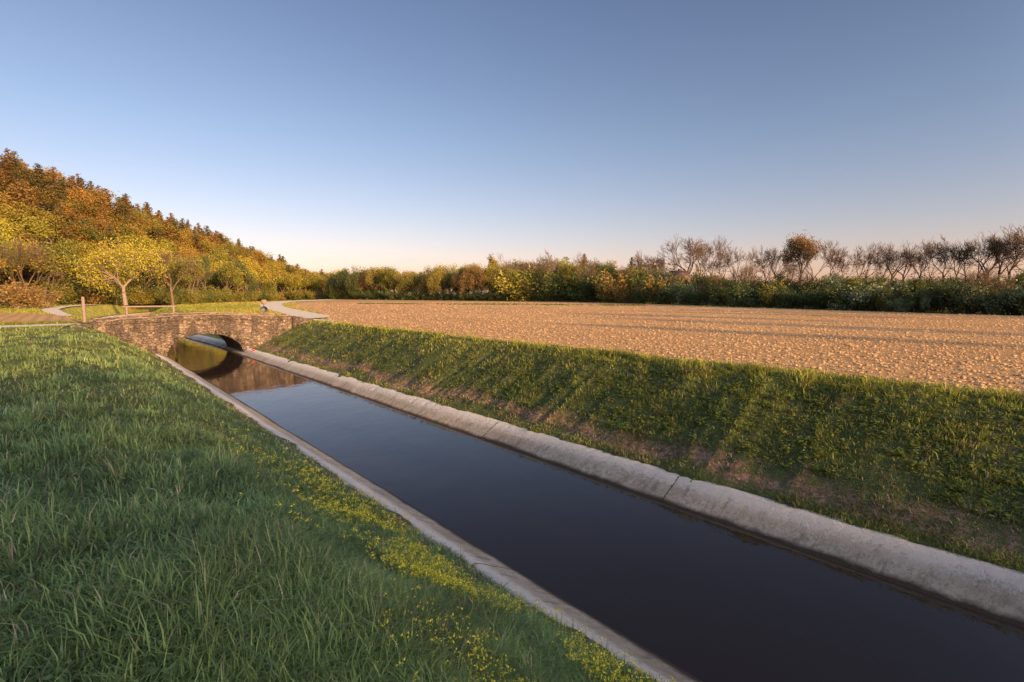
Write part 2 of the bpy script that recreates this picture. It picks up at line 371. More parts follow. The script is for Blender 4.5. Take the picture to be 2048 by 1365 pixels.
def boxstrip(name,tt,y0,y1,zb,zt,mat,par,jit=.02,label=None):
    V=[];n=len(tt)
    for a,t in enumerate(tt):
        j=(R.rand(6)-.5)*jit
        V+= [(t,y0+j[0],zb[a]),(t,y1+j[1],zb[a]),(t,y1+j[2],zt[a]+j[4]),(t,y0+j[3],zt[a]+j[4])]
    Fq=[]
    for a in range(n-1):
        for k in range(4): Fq.append((a*4+k,a*4+(k+1)%4,a*4+4+(k+1)%4,a*4+4+k))
    Fq+=[(0,3,2,1),((n-1)*4,(n-1)*4+1,(n-1)*4+2,(n-1)*4+3)]
    ob=mk(name,V,[np.array(Fq)],mat,parent=par); return ob
tt=np.linspace(-5.3,5.3,54)
boxstrip('parapet',tt,SF-.02,SF+.34,deckz(tt)+.001,ztop(tt)-.05,M_stone,br,.06)
boxstrip('parapet',tt,SB-.34,SB+.02,deckz(tt)+.001,ztop(tt)-.05,M_stone,br,.06)
M_cope=mat_simple('coping_stone',(.10,.075,.05),(.28,.215,.15),9,.95,1.)
boxstrip('coping',tt,SF-.04,SF+.36,ztop(tt)-.048,ztop(tt)+.01,M_cope,br,.08)
boxstrip('coping',tt,SB-.36,SB+.04,ztop(tt)-.048,ztop(tt)+.01,M_cope,br,.08)
def ring(y,dy):
    V=[];Fq=[];m=31
    for k in range(m):
        a0=math.pi*(k+.05*R.rand())/m; a1=math.pi*(k+1-.07*R.rand())/m; hh=.15+.15*R.rand(); pr=.03+.03*R.rand()
        b=len(V)
        for (yy) in (y-dy*pr,y+dy*.05):
            for a,rr in ((a0,0),(a1,0),(a1,hh),(a0,hh)):
                V.append((-(2.07+rr)*math.cos(a),yy,-2.0+(AR-.01+rr)*math.sin(a)))
        Fq+=[(b,b+1,b+2,b+3),(b+4,b+7,b+6,b+5)]+[(b+i,b+4+i,b+4+(i+1)%4,b+(i+1)%4) for i in range(4)]
    mk('arch_ring',V,[np.array(Fq)],M_stone,parent=br)
ring(SF,1); ring(SB,-1)
def wing(sg,L):
    tt=np.linspace(0,1,14)
    V=[];Fq=[];n=len(tt); px_,py_=sg*5.25,SF+.02
    for k,q in enumerate(tt):
        ang=.15+.9*q; 
        if k: px_+=sg*L/(n-1)*math.cos(ang); py_-=L/(n-1)*math.sin(ang)
        nr=np.array([math.sin(ang)*sg,math.cos(ang)])*.17
        zt=float(ztop(np.array([5.3]))[0])-.42*q**1.2+(R.rand()-.5)*.05
        V+=[(px_-nr[0],py_-nr[1],-1.2),(px_+nr[0],py_+nr[1],-1.2),(px_+nr[0],py_+nr[1],zt),(px_-nr[0],py_-nr[1],zt)]
    for a in range(n-1):
        for k in range(4): Fq.append((a*4+k,a*4+(k+1)%4,a*4+4+(k+1)%4,a*4+4+k))
    Fq+=[(0,3,2,1),((n-1)*4,(n-1)*4+1,(n-1)*4+2,(n-1)*4+3)]
    mk('wing_wall',V,[np.array(Fq)],M_stone,parent=br)
wing(-1,2.2);wing(1,1.8)
# ------------------------------------------------ prism / tube helpers
def tubes(segs,nsmin=3):
    S=np.array(segs,float); P0=S[:,:3];P1=S[:,3:6];r0=S[:,6];r1=S[:,7]
    outV=[];outF=[];off=0
    thick=r0>np.percentile(r0,85)
    for sel,ns in ((thick,6),(~thick,nsmin)):
        a=P0[sel];b=P1[sel];ra=r0[sel];rb=r1[sel]
        if not len(a): continue
        d=b-a; d/=np.linalg.norm(d,axis=1,keepdims=True)+1e-9
        h=np.where(np.abs(d[:,2:3])<.9,np.array([[0,0,1.]]),np.array([[1.,0,0]]))
        u=np.cross(d,h);u/=np.linalg.norm(u,axis=1,keepdims=True);v=np.cross(d,u)
        an=np.arange(ns)*2*math.pi/ns; c=np.cos(an)[None,:,None];s=np.sin(an)[None,:,None]
        rg=u[:,None]*c+v[:,None]*s
        A=a[:,None]+rg*ra[:,None,None];B=b[:,None]+rg*rb[:,None,None]
        V=np.concatenate([A,B],1).reshape(-1,3)
        k=np.arange(ns);f=np.stack([k,(k+1)%ns,(k+1)%ns+ns,k+ns],-1)
        Fq=(np.arange(len(a))[:,None,None]*2*ns+f[None]).reshape(-1,4)+off
        outV.append(V);outF.append(Fq);off+=len(V)
    return np.concatenate(outV),np.concatenate(outF)
def leafquads(C,size,rs,flat=0.):
    n=len(C); a=rs.normal(size=(n,3)); a[:,2]*=(1-flat); a/=np.linalg.norm(a,axis=1,keepdims=True)
    b=rs.normal(size=(n,3)); b=np.cross(a,b); b/=np.linalg.norm(b,axis=1,keepdims=True)
    sz=size*(.6+.8*rs.rand(n))[:,None]
    V=np.stack([C-a*sz,C-b*sz*.55,C+a*sz,C+b*sz*.55],1)
    return V.reshape(-1,3),np.arange(n*4).reshape(n,4)
# ------------------------------------------------ tree prototypes (height 1)
def skeleton(seed,depth=4,kids=(3,4),spread=.75,upb=.12,trunk=.28,r=.022,lratio=.72,lean=(0,0),rmin=.0016):
    rs=np.random.RandomState(seed); segs=[];tips=[]
    def grow(p,d,L,r,dep):
        n=3 if dep<3 else 2; pts=[p.copy()]
        for i in range(n):
            d=d+rs.normal(size=3)*.13; d[2]+=upb*(dep>0); d/=np.linalg.norm(d)
            q=p+d*L/n; r2=r*(1-.4/n); segs.append([*p,*q,r,r2]); p=q; r=r2; pts.append(p)
        if dep>=depth: tips.append(p); tips.append(pts[1]); return
        k=rs.randint(kids[0],kids[1]+1)
        for j in range(k):
            h=rs.normal(size=3); h-=d*h.dot(d); h/=np.linalg.norm(h)+1e-9
            w=spread*(.4+.85*rs.rand()); nd=d+h*w; nd/=np.linalg.norm(nd)
            st=pts[-1] if j<2 else pts[rs.randint(max(1,n-1),n+1)]
            grow(st.copy(),nd,L*lratio*(.8+.4*rs.rand()),r*.68,dep+1)
    d0=np.array([lean[0],lean[1],1.]); d0/=np.linalg.norm(d0)
    grow(np.zeros(3),d0,trunk,r,0)
    S=np.array(segs);T=np.array(tips); mz=T[:,2].max()*1.04
    S/=mz; T/=mz
    S[:,6:]=np.maximum(S[:,6:],rmin)
    return S,T,rs
def make_leafy(seed,nl=3200,ls=.020,sp=.045,**kw):
    S,T,rs=skeleton(seed,**kw)
    idx=rs.randint(0,len(T),nl); w=rs.rand(len(T))
    idx=idx[rs.rand(nl)<(.35+.65*w[idx])]
    C=T[idx]+rs.normal(size=(len(idx),3))*sp
    C[:,2]=np.maximum(C[:,2],.02)
    V,Fq=leafquads(C,ls,rs)
    rn=np.clip(.25+.5*w[idx]+.35*(rs.rand(len(idx))-.5)+.5*(.6-C[:,2]),0,1)  # crown shade painted in: leaves darken lower down, plus clump and random variation
    return tubes(S),(V,Fq),np.repeat(rn,4)
def make_conifer(seed,nw=24):
    rs=np.random.RandomState(seed); segs=[[0,0,0,0,0,.5,.016,.01],[0,0,.5,0,0,1,.01,.002]]; C=[]
    for k in range(nw):
        z=.15+.84*k/nw; Rr=.20*(1-((z-.15)/.86)**1.35)**.8*(.6+.7*rs.rand())+.013
        for j in range(7):
            a=rs.rand()*6.28; rr=Rr*(.6+.6*rs.rand()); 
            segs.append([0,0,z,math.cos(a)*rr,math.sin(a)*rr,z-.1*rr,.004,.0015])
            m=max(3,int(rr/.010))
            for q in range(m):
                f=(q+.5)/m; C.append([math.cos(a)*rr*f+rs.normal()*.014,math.sin(a)*rr*f+rs.normal()*.014,z-.1*rr*f+rs.normal()*.012])
    C=np.array(C); V,Fq=leafquads(C,.018,rs,.2)
    return tubes(np.array(segs)),(V,Fq),np.repeat(np.clip(rs.rand(len(C)),0,1),4)
def make_bush(seed,nl=1500,ls=.045,wd=.55):
    rs=np.random.RandomState(seed); segs=[];T=[]
    for k in range(16):
        a=rs.rand()*6.28; e=.35+.9*rs.rand(); L=.55+.45*rs.rand(); p=np.array([rs.normal()*.05,rs.normal()*.05,0])
        d=np.array([math.cos(a)*math.cos(e)*wd*1.5,math.sin(a)*math.cos(e)*wd*1.5,math.sin(e)])
        r=.018
        for i in range(4):
            d=d+rs.normal(size=3)*.15; q=p+d*L/4; segs.append([*p,*q,r,r*.7]); p=q;r*=.7
            if i>0:
                T.append(p.copy())
                for _ in range(2):
                    h=d+rs.normal(size=3)*.6; q2=p+h*L*.2; segs.append([*p,*q2,r*.7,r*.3]); T.append(q2)
    T=np.array(T); mz=T[:,2].max()*1.03; T/=mz; S=np.array(segs)/mz
    idx=rs.randint(0,len(T),nl); w=rs.rand(len(T)); C=T[idx]+rs.normal(size=(nl,3))*.075; C[:,2]=np.abs(C[:,2])
    V,Fq=leafquads(C,ls,rs)
    rn=np.clip(.2+.5*w[idx]+.5*(.6-C[:,2])+.3*(rs.rand(nl)-.5),0,1)  # shade put into the leaf tone toward the base, with random clumps
    return tubes(S),(V,Fq),np.repeat(rn,4)
LEAFY=[make_leafy(10+i,nl=4600,ls=.018,sp=.04,depth=4,kids=(3,4),spread=.8,trunk=.20,lratio=.75) for i in range(5)]
WIDE=[make_leafy(30+i,nl=9000,ls=.016,sp=.042,depth=4,kids=(4,5),spread=.95,upb=.05,trunk=.11,lratio=.82,r=.016) for i in range(3)]
TALL=[make_leafy(40+i,nl=3200,ls=.017,sp=.03,depth=4,kids=(3,4),spread=.5,upb=.25,trunk=.3,lratio=.75) for i in range(3)]
bs=[.70,.62,.80,.66,.58,.75,.68,.85]; bt=[.30,.34,.26,.32,.36,.24,.28,.30]; bu=[.05,.08,.03,.07,.09,.03,.05,.01]
BARE=[make_leafy(160+i,nl=300+200*(i%3),ls=.007,sp=.014,depth=5,kids=(3,4),spread=bs[i],upb=bu[i],trunk=bt[i],r=.026,lratio=.76,rmin=.0020) for i in range(8)]
CONI=[make_conifer(80+i) for i in range(3)]
BUSH=[make_bush(90+i,nl=2400,ls=.033) for i in range(4)]
PR={'L':LEAFY,'T':TALL,'B':BARE,'C':CONI,'U':BUSH,'W':WIDE}
def protomesh(P,name,bark,leaf):
    (tv_,tf),(lv,lf),rn=P
    a=mk('trunk',tv_,[tf],bark,link=False); b=mk('crown',lv,[lf],leaf,{'rnd_shade':rn},link=False); return a,b
cache={}
def place(kind,idx,bark,leaf,x,y,z,h,wd,name,label,cat='tree',group=None,rot=None,tilt=0):
    key=(kind,idx,leaf.name,bark.name)
    if key not in cache: cache[key]=protomesh(PR[kind][idx],name,bark,leaf)
    a,b=cache[key]
    e=bpy.data.objects.new(name,None); COL.objects.link(e); e.empty_display_size=.1
    e.location=(x,y,z-.05); e.scale=(h*wd,h*wd,h); e.rotation_euler=(tilt,0,R.rand()*6.28 if rot is None else rot)
    for nm,me in (('trunk' if kind!='U' else 'stem',a),('crown',b)):
        c=bpy.data.objects.new(nm,me); COL.objects.link(c); c.parent=e
    tag(e,label,cat,None,group); return e
ri=lambda n:int(R.randint(n))
def lod(P,frac,grow):
    (tv_,tf),(lv,lf),rn=P
    q=lv.reshape(-1,4,3); n=len(q); k=np.random.RandomState(1).permutation(n)[:int(n*frac)]
    q=q[k]; c=q.mean(1,keepdims=True); q=c+(q-c)*grow
    return tv_,tf,q,rn.reshape(-1,4)[k]
LO={'L':[lod(p,.6,1.08) for p in LEAFY],'C':[lod(p,.9,1.0) for p in CONI],'U':[lod(p,.35,1.6) for p in BUSH],'B':[lod(p,1,1.6) for p in BARE],'T':[lod(p,.3,1.8) for p in TALL]}
def forest(name,items,label,trunks=True):
    LV=[];LT=[];LR=[];TV=[];TF=[];off=0
    for kind,x,y,z,h,wd,col in items:
        tv_,tf,q,rn=LO[kind][ri(len(LO[kind]))]; a=R.rand()*6.28; c,s=math.cos(a),math.sin(a)
        M=np.array([[c*h*wd,-s*h*wd,0],[s*h*wd,c*h*wd,0],[0,0,h]])
        o_=np.array([x,y,z])
        LV.append((q.reshape(-1,3)@M.T+o_)); LR.append(rn.ravel()); LT.append(np.repeat(np.array([col])*(.7+.6*R.rand()),len(q)*4,0))
        if trunks and kind!='U':
            m=min(len(tf),60) if kind!='B' else len(tf)
            v=tv_@M.T+o_; TV.append(v); TF.append(tf[:m]+off) ; off+=len(v)
    LV=np.concatenate(LV); n=len(LV)
    ob=mk(name,LV,[np.arange(n).reshape(-1,4)],M_tint,{'rnd_shade':np.concatenate(LR),'tint':np.concatenate(LT)})
    tag(ob,label,'woodland','stuff')
    if TV:
        V=np.concatenate(TV);Fq=np.concatenate(TF); 
        o2=mk('trunks',V,[Fq],M_barkD,parent=ob); o2['kind']='stuff'
    return ob
# ------------------------------------------------ hill
HY=[-100,60,144,159,178,201,226,253,276,298,330]; HZ=[31,31,29.5,26,23.5,21.8,19,12.5,6,.8,0]
def hz(x,y):
    f=np.clip((-74-x)/66,0,1); f=f*f*(3-2*f)
    return np.interp(y,HY,HZ)*f*(1+.12*(vn(x,y,.03,2)-.5))
xs=np.linspace(-72,-420,60); ysv=np.linspace(-60,335,60); XX,YY=np.meshgrid(xs,ysv,indexing='ij'); ZZ=hz(XX,YY)+.02*(XX<-75)-.1*(XX>-74)
i=(np.arange(59)[:,None]*60+np.arange(59)[None]).ravel()
M_litter=mat_simple('leaf_litter',(.06,.05,.025),(.09,.085,.03),.4,.95)
tag(mk('hill',np.stack([XX,YY,ZZ],-1).reshape(-1,3),[np.stack([i,i+60,i+61,i+1],-1)],M_litter,smooth=True),kind='structure')
items=[]
for x in np.arange(-78,-160,-4.8):
    for y in np.arange(62,325,5.2):
        X=x+R.uniform(-2.4,2.4);Y=y+R.uniform(-2.6,2.6)
        if X/Y<-1.22: continue
        f=np.clip((-74-X)/66,0,1); z=float(hz(X,Y))
        con=R.rand()<np.clip((f-.25)*1.4,0.03,.75)*(1 if Y<285 else .2)
        edge=np.clip((325-Y)/40,.5,1)
        if con: items.append(('C',X,Y,z,R.uniform(8.5,12.2)*edge,R.uniform(1.1,1.7),(.18,.115,.03) if R.rand()<.6 else (.10,.09,.026)))
        else:
            col=[(.27,.235,.028),(.20,.195,.026),(.27,.18,.03),(.13,.145,.024),(.31,.26,.03)][ri(5)]
            if f>.4: col=[(.23,.16,.03),(.20,.17,.026),(.15,.145,.024),(.24,.145,.03)][ri(4)]
            items.append(('L',X,Y,z,R.uniform(7.5,10.2)*edge,R.uniform(1.0,1.3),col))
for y in np.arange(60,320,3.2):
    if -76/y<-1.25: continue
    items.append(('U',-74+R.uniform(-3,1.5),y,0,R.uniform(2,4.2),R.uniform(.9,1.3),(.20,.19,.028) if R.rand()<.6 else (.24,.15,.04)))
forest('hillside_forest',items,'mixed spring forest of pines and broadleaf trees covering the hillside')
# distant woodland
items=[]
for u in np.arange(520,1080,7):
    for Yb in (215,250):
        Y=Yb+R.uniform(-10,25); vt=546+R.uniform(-8,10)
        if u>1000: vt-=8
        z0=-.1; h=(ZatY(vt,Y)-z0)*R.uniform(.8,1.0)
        items.append(('L',XatY(u+R.uniform(-5,5),Y),Y,z0,h,R.uniform(.8,1.1),[(.30,.21,.05),(.22,.22,.035),(.30,.17,.06)][ri(3)]))
for u in np.arange(520,1500,5):
    Y=330+R.uniform(0,60); h=ZatY(556+R.uniform(0,8),Y); items.append(('L',XatY(u,Y),Y,0,h,1.0,(.18,.15,.05)))
forest('distant_woodland',items,'distant mixed woodland closing off the valley',False)
# ------------------------------------------------ left woodland edge, individual trees
g_edge='trees along the foot of the wooded hill'
def lt(kind,u,Y,vt,wd,bark,leaf,name,label,z=0,cat='tree',grp=g_edge,idx=None,**k):
    h=(ZatY(vt,Y)-z); return place(kind,ri(len(PR[kind])) if idx is None else idx,bark,leaf,XatY(u,Y),Y,z,h,wd,name,label,cat,grp,**k)
lt('W',250,82,470,.85,M_barkL,M_yell,'broadleaf_tree','broad yellow-green tree with forked pale trunk at the meadow edge',idx=2,grp=None,rot=1.0)
lt('B',345,88,490,.95,M_barkD,M_bud,'bare_tree','nearly leafless tree with spreading pale branches at meadow edge',grp=None,idx=7)
lt('U',30,62,548,1.1,M_barkL,M_bud,'shrub','reddish-brown budding shrub beside the small ploughed plot',cat='shrub',grp=None)
lt('U',72,66,572,1.1,M_barkL,M_bud,'shrub','reddish-brown budding shrub beside the small ploughed plot',cat='shrub',grp=None)
for u in list(range(-60,330,30))+list(range(330,550,18)):
    Y=np.interp(u,[0,200,330,380,540],[84,98,106,100,150])+R.uniform(-4,6); vt=np.interp(u,[-60,120,180,330,380,540],[440,495,515,500,505,548])+R.uniform(-14,14)
    k='LWLB'[ri(4)]
    lt(k,u+R.uniform(-8,8),Y,vt,R.uniform(.8,1.1)*(.7 if k=='W' else 1),M_barkD,[M_green,M_dark,M_green,M_yell][ri(4)] if k!='B' else M_bud,'broadleaf_tree' if k!='B' else 'bare_tree','sunlit spring tree at the foot of the wooded hill' if k!='B' else 'nearly leafless tree at the foot of the wooded hill')
for u in range(90,560,14):
    Y=np.interp(u,[0,380,540],[86,97,146])+R.uniform(-2,3)
    lt('U',u,Y,np.interp(u,[90,540],[560,582])+R.uniform(-12,8),R.uniform(.9,1.3),M_barkD,[M_dark,M_green][ri(2)],'shrub','dense green shrub below the hillside trees',cat='shrub',grp='shrubs below the hillside trees')
# ------------------------------------------------ middle tree row (680-1020)
g2='round leafy trees in the row beyond the field'
for u in np.arange(676,1022,12.5):
    for k in range(2):
        Y=np.interp(u,[680,800,1000],[186,166,142])+k*7+R.uniform(-2,3)
        vt=np.interp(u,[670,700,760,860,930,1010],[552,540,541,544,532,530])+R.uniform(-12,12)
        lt('W' if k==0 else 'L',u+R.uniform(-4,4),Y,vt,R.uniform(.55,.7) if k==0 else R.uniform(.75,1.0),M_barkD,[M_green,M_green,M_yell,M_bud,M_dark][ri(5)],'broadleaf_tree','round leafy green tree at the far edge of the ploughed field',z=-.13,grp=g2)
    lt('U',u,np.interp(u,[680,800,1000],[184,163,139]),578+R.uniform(-4,5),1.2,M_barkD,M_dark,'shrub','low green shrub under the tree row beyond the field',z=-.13,cat='shrub',grp='shrubs under the tree row beyond the field')
# ------------------------------------------------ right tree line
bY=lambda u:np.interp(u,[1000,1100,1300,1500,1800,2048,2200],[140,130,98,72.6,53,44.5,40])
g3='trees and bushes lining the field edge'
for u in np.arange(1022,2130,15):
    for k in range(2):
        Y=bY(u)*(1.03+.09*k)+R.uniform(0,2)
        vt=np.interp(u,[1020,1100,1300,1400,1500,1800,2048],[542,540,552,562,569,573,567])+R.uniform(-24,20)-5*k
        kd='U' if (k==0 and R.rand()<.5) else 'WLBL'[ri(4)]
        lf=[M_dark,M_green,M_dark if u>1350 else M_green,M_silv if u>1300 else M_yell,M_bud if u<1350 else M_dark][ri(5)]
        if kd=='B': lf=M_bud; vt-=26
        lt(kd,u+R.uniform(-7,7),Y,vt,R.uniform(.8,1.25)*(.65 if kd in'WB' else 1),M_barkD,lf,'shrub' if kd=='U' else ('bare_tree' if kd=='B' else 'broadleaf_tree'),
           'dense green shrub along the edge of the ploughed field' if kd=='U' else ('silvery willow-like tree along the edge of the ploughed field' if lf is M_silv else ('nearly leafless slender tree along the field edge' if kd=='B' else 'leafy green tree along the edge of the ploughed field')),z=-.13,cat='shrub' if kd=='U' else 'tree',grp=g3)
# embankment
eu=np.array([1180,1300,1400,1500,1650,1800,1950,2048,2300,2700])
c0=np.array([(XatY(u,bY(u)*1.22),bY(u)*1.22) for u in eu]); 
dv=np.gradient(c0,axis=0); dv/=np.linalg.norm(dv,axis=1,keepdims=True); nv=np.stack([-dv[:,1],dv[:,0]],-1); nv*=np.sign(nv[:,:1])
pr=[(0,-.2),(5,1.9),(7,2.4),(40,2.6),(70,-.2)]; zs=np.interp(eu,[1180,1400],[.3,1])
V=[(c0[a][0]+nv[a][0]*q,c0[a][1]+nv[a][1]*q,z*zs[a] if z>0 else z) for a in range(len(eu)) for q,z in pr]
i=(np.arange(len(eu)-1)[:,None]*5+np.arange(4)[None]).ravel()
M_bank=mat_simple('dark_bank_grass',(.03,.045,.016),(.06,.065,.025),.6,.95)  # dark green tones mottled by noise
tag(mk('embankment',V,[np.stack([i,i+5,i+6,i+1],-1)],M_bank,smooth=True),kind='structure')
g4='tall trees standing on the embankment'
sky_=[(990,516,'T'),(1012,535,'L'),(1045,530,'L'),(1060,522,'B'),(1075,518,'B'),(1100,505,'B'),(1110,510,'B'),(1125,518,'B'),(1150,525,'L'),(1168,513,'C'),(1185,520,'B'),(1200,528,'L'),(1232,530,'L'),(1262,520,'C'),(1285,512,'B'),(1305,502,'B'),(1322,512,'B'),(1340,505,'B'),(1376,466,'B'),(1400,484,'B'),(1424,474,'B'),(1450,502,'B'),(1472,486,'B'),(1495,488,'B'),(1525,488,'B'),(1552,498,'B'),(1598,472,'W'),(1625,495,'B'),(1648,481,'B'),(1680,502,'B'),(1712,484,'B'),(1732,498,'B'),(1756,493,'B'),(1782,487,'B'),(1808,496,'B'),(1836,476,'B'),(1860,484,'B'),(1886,474,'B'),(1906,479,'B'),(1928,475,'B'),(1948,469,'B'),(1970,472,'B'),(1992,464,'B'),(2012,468,'B'),(2032,451,'B'),(2056,457,'B'),(2080,456,'B'),(2110,460,'B')]
for jj,(u,vt,k) in enumerate(sky_):
    Y=bY(u)*(1.30+.04*R.rand()); z=float(np.interp(u,[1180,1400],[.0,2.4]))
    lf=M_bud if k in'BW' else (M_con if k=='C' else M_green)
    nm={'B':'bare_tree','L':'broadleaf_tree','C':'conifer_tree','T':'broadleaf_tree','W':'broadleaf_tree'}[k]
    lb={'B':'nearly leafless tall tree standing on the grassy embankment','L':'leafing broadleaf tree standing on the grassy embankment','C':'dark conifer among the embankment trees','T':'slim leafing tree at the end of the row','W':'broad orange-brown budding tree on the grassy embankment'}[k]
    lt(k,u,Y,vt-8+(R.uniform(-5,5) if k=='B' else 0),{'B':R.uniform(.72,1.0),'L':.9,'C':.9,'T':.8,'W':.6}[k],M_barkD,lf,nm,lb,z=z,grp=g4,idx=(jj*5)%8 if k=='B' else None)
for u in list(np.arange(1060,1400,17))+list(np.arange(1400,2120,26)):
    Y=bY(u)*(1.27)+R.uniform(-1,2); z=float(np.interp(u,[1180,1400],[.0,2.2]))
    vt=np.interp(u,[1060,1200,1400,2048],[533,538,553,554])+R.uniform(-10,8)
    lt('U',u,Y,vt,1.2,M_barkD,[M_dark,M_bud][ri(2)],'shrub','dark undergrowth shrub on the embankment slope',z=z,cat='shrub',grp='undergrowth shrubs on the embankment')
# trees added outside the view to shade the bank, canal and field
items=[]
for o_ in np.arange(-60,8.2,1.5):
    for k in range(3 if o_>-12 else 2):
        p=-(30+3.5*k+R.uniform(-1,1))*LD+(o_+R.uniform(-.5,.5))*LM*1.0
        items.append(('U' if (R.rand()<.5 or o_>4) else 'L',p[0],p[1],-.1,R.uniform(7.6,9.4) if o_<5.5 else R.uniform(5.6,6.6),R.uniform(.7,1.0),(.07,.09,.02)))
for f in np.linspace(0,1,11):  # row added to shade the right tree line
    p=np.array([58,27])*(1-f)+np.array([88,-8])*f+R.uniform(-1,1,2); items.append(('L' if R.rand()<.7 else 'U',p[0],p[1],-.1,R.uniform(3.0,6.5),1.0,(.06,.08,.02)))
for o_,k_,h_ in ((26,-34,11.5),(33,-30,11),(41,-26,12),(50,-24,11),(56,-20,11),(61,-26,12)):
    p=k_*LD+o_*LM; items.append(('T',p[0],p[1],-.1,h_,.6,(.07,.09,.02)))
forest('woodland',items,'unseen trees added to cast shade over the canal and field')
# ------------------------------------------------ houses
def house(u,Y,wpx,vt,z0,label):
    e=bpy.data.objects.new('house',None); COL.objects.link(e); x=XatY(u,Y); wd=wpx/F*Y; top=ZatY(vt,Y); e.location=(x,Y,z0); e.rotation_euler=(0,0,.35)
    tag(e,label,'house'); hh=(top-z0)*.66; rt=top-z0; a=wd/2; b=wd*.4
    V=[(-a,-b,0),(a,-b,0),(a,b,0),(-a,b,0),(-a,-b,hh),(a,-b,hh),(a,b,hh),(-a,b,hh),(-a,0,rt-.15),(a,0,rt-.15)]
    mk('wall',V,[np.array([[0,1,5,4],[2,3,7,6]]),np.array([[1,2,6,9,5],[3,0,4,8,7]])],M_white,parent=e)
    o1=.35; k=(rt-hh)/b
    V=[(-a-o1,-b-o1,hh-k*o1),(a+o1,-b-o1,hh-k*o1),(a+o1,0,rt),(-a-o1,0,rt),(-a-o1,b+o1,hh-k*o1),(a+o1,b+o1,hh-k*o1)]
    V+=[(p[0],p[1],p[2]+.2) for p in V]
    roof=mk('roof',V,[np.array([[6,7,8,9],[9,8,11,10],[0,3,2,1],[3,4,5,2],[0,1,7,6],[4,10,11,5],[1,2,8,7],[2,5,11,8],[0,6,9,3],[3,9,10,4]])],M_roof,parent=e)
    V=[];Fc=[]
    def bx(c,h,lst):
        b0=len(V)
        for dx in(-1,1):
            for dy in(-1,1):
                for dz in(-1,1): V.append((c[0]+dx*h[0],c[1]+dy*h[1],c[2]+dz*h[2]))
        Fc.extend([(b0,b0+1,b0+3,b0+2),(b0+4,b0+6,b0+7,b0+5),(b0,b0+4,b0+5,b0+1),(b0+2,b0+3,b0+7,b0+6),(b0,b0+2,b0+6,b0+4),(b0+1,b0+5,b0+7,b0+3)])
    bx((a*.4,b*.3,rt-.1),(.3,.3,.7),V); mk('chimney',V,[np.array(Fc)],M_roof,parent=roof)
    for wx in (-.6,0,.6):
        for wz in (.28,.72):
            V=[];Fc=[]; bx((a*wx,-b-.01,hh*wz),(.5,.03,.6),V); mk('window',V,[np.array(Fc)],M_glass,parent=e)
house(1215,150,44,541,1.0,'white rendered house half hidden by trees')
house(1355,112,34,543,2.0,'white rendered house glimpsed between bare trees')
# ------------------------------------------------ posts, barrier, sign, buoy
def tubemesh(name,segs,mat,par=None):
    V,Fq=tubes([*segs],8)
    ob=mk(name,V,[Fq],mat,parent=par,smooth=True); return ob
def prism(name,x,y,z0,z1,r,mat,par=None,n=8,dome=.03):
    V=[];rings=[(z0,r*1.05),(z0+(z1-z0)*.5,r*.98),(z1-dome,r*.95),(z1,r*.55)]
    for z,rr in rings:
        for k in range(n): a=6.283*k/n; V.append((x+rr*math.cos(a)*(1+.06*R.rand()),y+rr*math.sin(a),z))
    Fq=[(q*n+k,q*n+(k+1)%n,(q+1)*n+(k+1)%n,(q+1)*n+k) for q in range(3) for k in range(n)]
    return mk(name,V,[np.array(Fq),np.array([[3*n+k for k in range(n)]])],mat,parent=par)
px=XatY(165,30.0)
p=prism('wooden_post',px,30.0,-.2,1.62,.085,M_wood); tag(p,'weathered upright wooden post beside the gravel track','post')
e=bpy.data.objects.new('barrier_rail',None); COL.objects.link(e); tag(e,'simple wooden barrier rail on posts beyond the bridge','barrier')
for t in (3.0,5.6):
    x,y=w_(42.2,t); prism('post',x,y,-1.6 if t>4 else -1.2,.99,.075,M_wood,e)
x0,y0=w_(42.2,2.8);x1,y1=w_(42.2,5.75)
tubemesh('rail',[[x0,y0,.93,(x0+x1)/2,(y0+y1)/2,.93,.06,.06],[(x0+x1)/2,(y0+y1)/2,.93,x1,y1,.93,.06,.06]],M_wood,e)
e=bpy.data.objects.new('round_sign',None); COL.objects.link(e); tag(e,'grey round road sign on a post at the bridge end','sign')
x,y=w_(41.6,11.3); e.location=(x,y,0); e.rotation_euler=(0,0,.45)
prism('post',0,0,-.3,1.36,.05,M_metal,e)
n=28;V=[];
for yy,rr in ((-.075,.22),(-.06,.235),(-.05,.235)):
    for k in range(n): V.append((rr*math.cos(6.283*k/n),yy,.62+rr*math.sin(6.283*k/n)))
Fq=[(q*n+k,q*n+(k+1)%n,(q+1)*n+(k+1)%n,(q+1)*n+k) for q in range(2) for k in range(n)]
mk('sign_plate',V,[np.array(Fq),np.array([list(range(n)),list(range(3*n-1,2*n-1,-1))])],M_metal,parent=e)
V=[(-.17,-.07,1.0),(.17,-.07,1.0),(.17,-.07,1.34),(-.17,-.07,1.34),(-.17,-.052,1.0),(.17,-.052,1.0),(.17,-.052,1.34),(-.17,-.052,1.34)]
mk('sign_plate',V,[np.array([[0,1,2,3],[5,4,7,6],[0,4,5,1],[3,2,6,7],[0,3,7,4],[1,5,6,2]])],M_wood,parent=e)
e=bpy.data.objects.new('life_ring',None); COL.objects.link(e); x,y=w_(34.9,8.72); e.location=(x,y,-1.76); e.rotation_euler=(.6,.2,TH+.5); tag(e,'small red life ring resting on the concrete lining by the bridge','life ring')
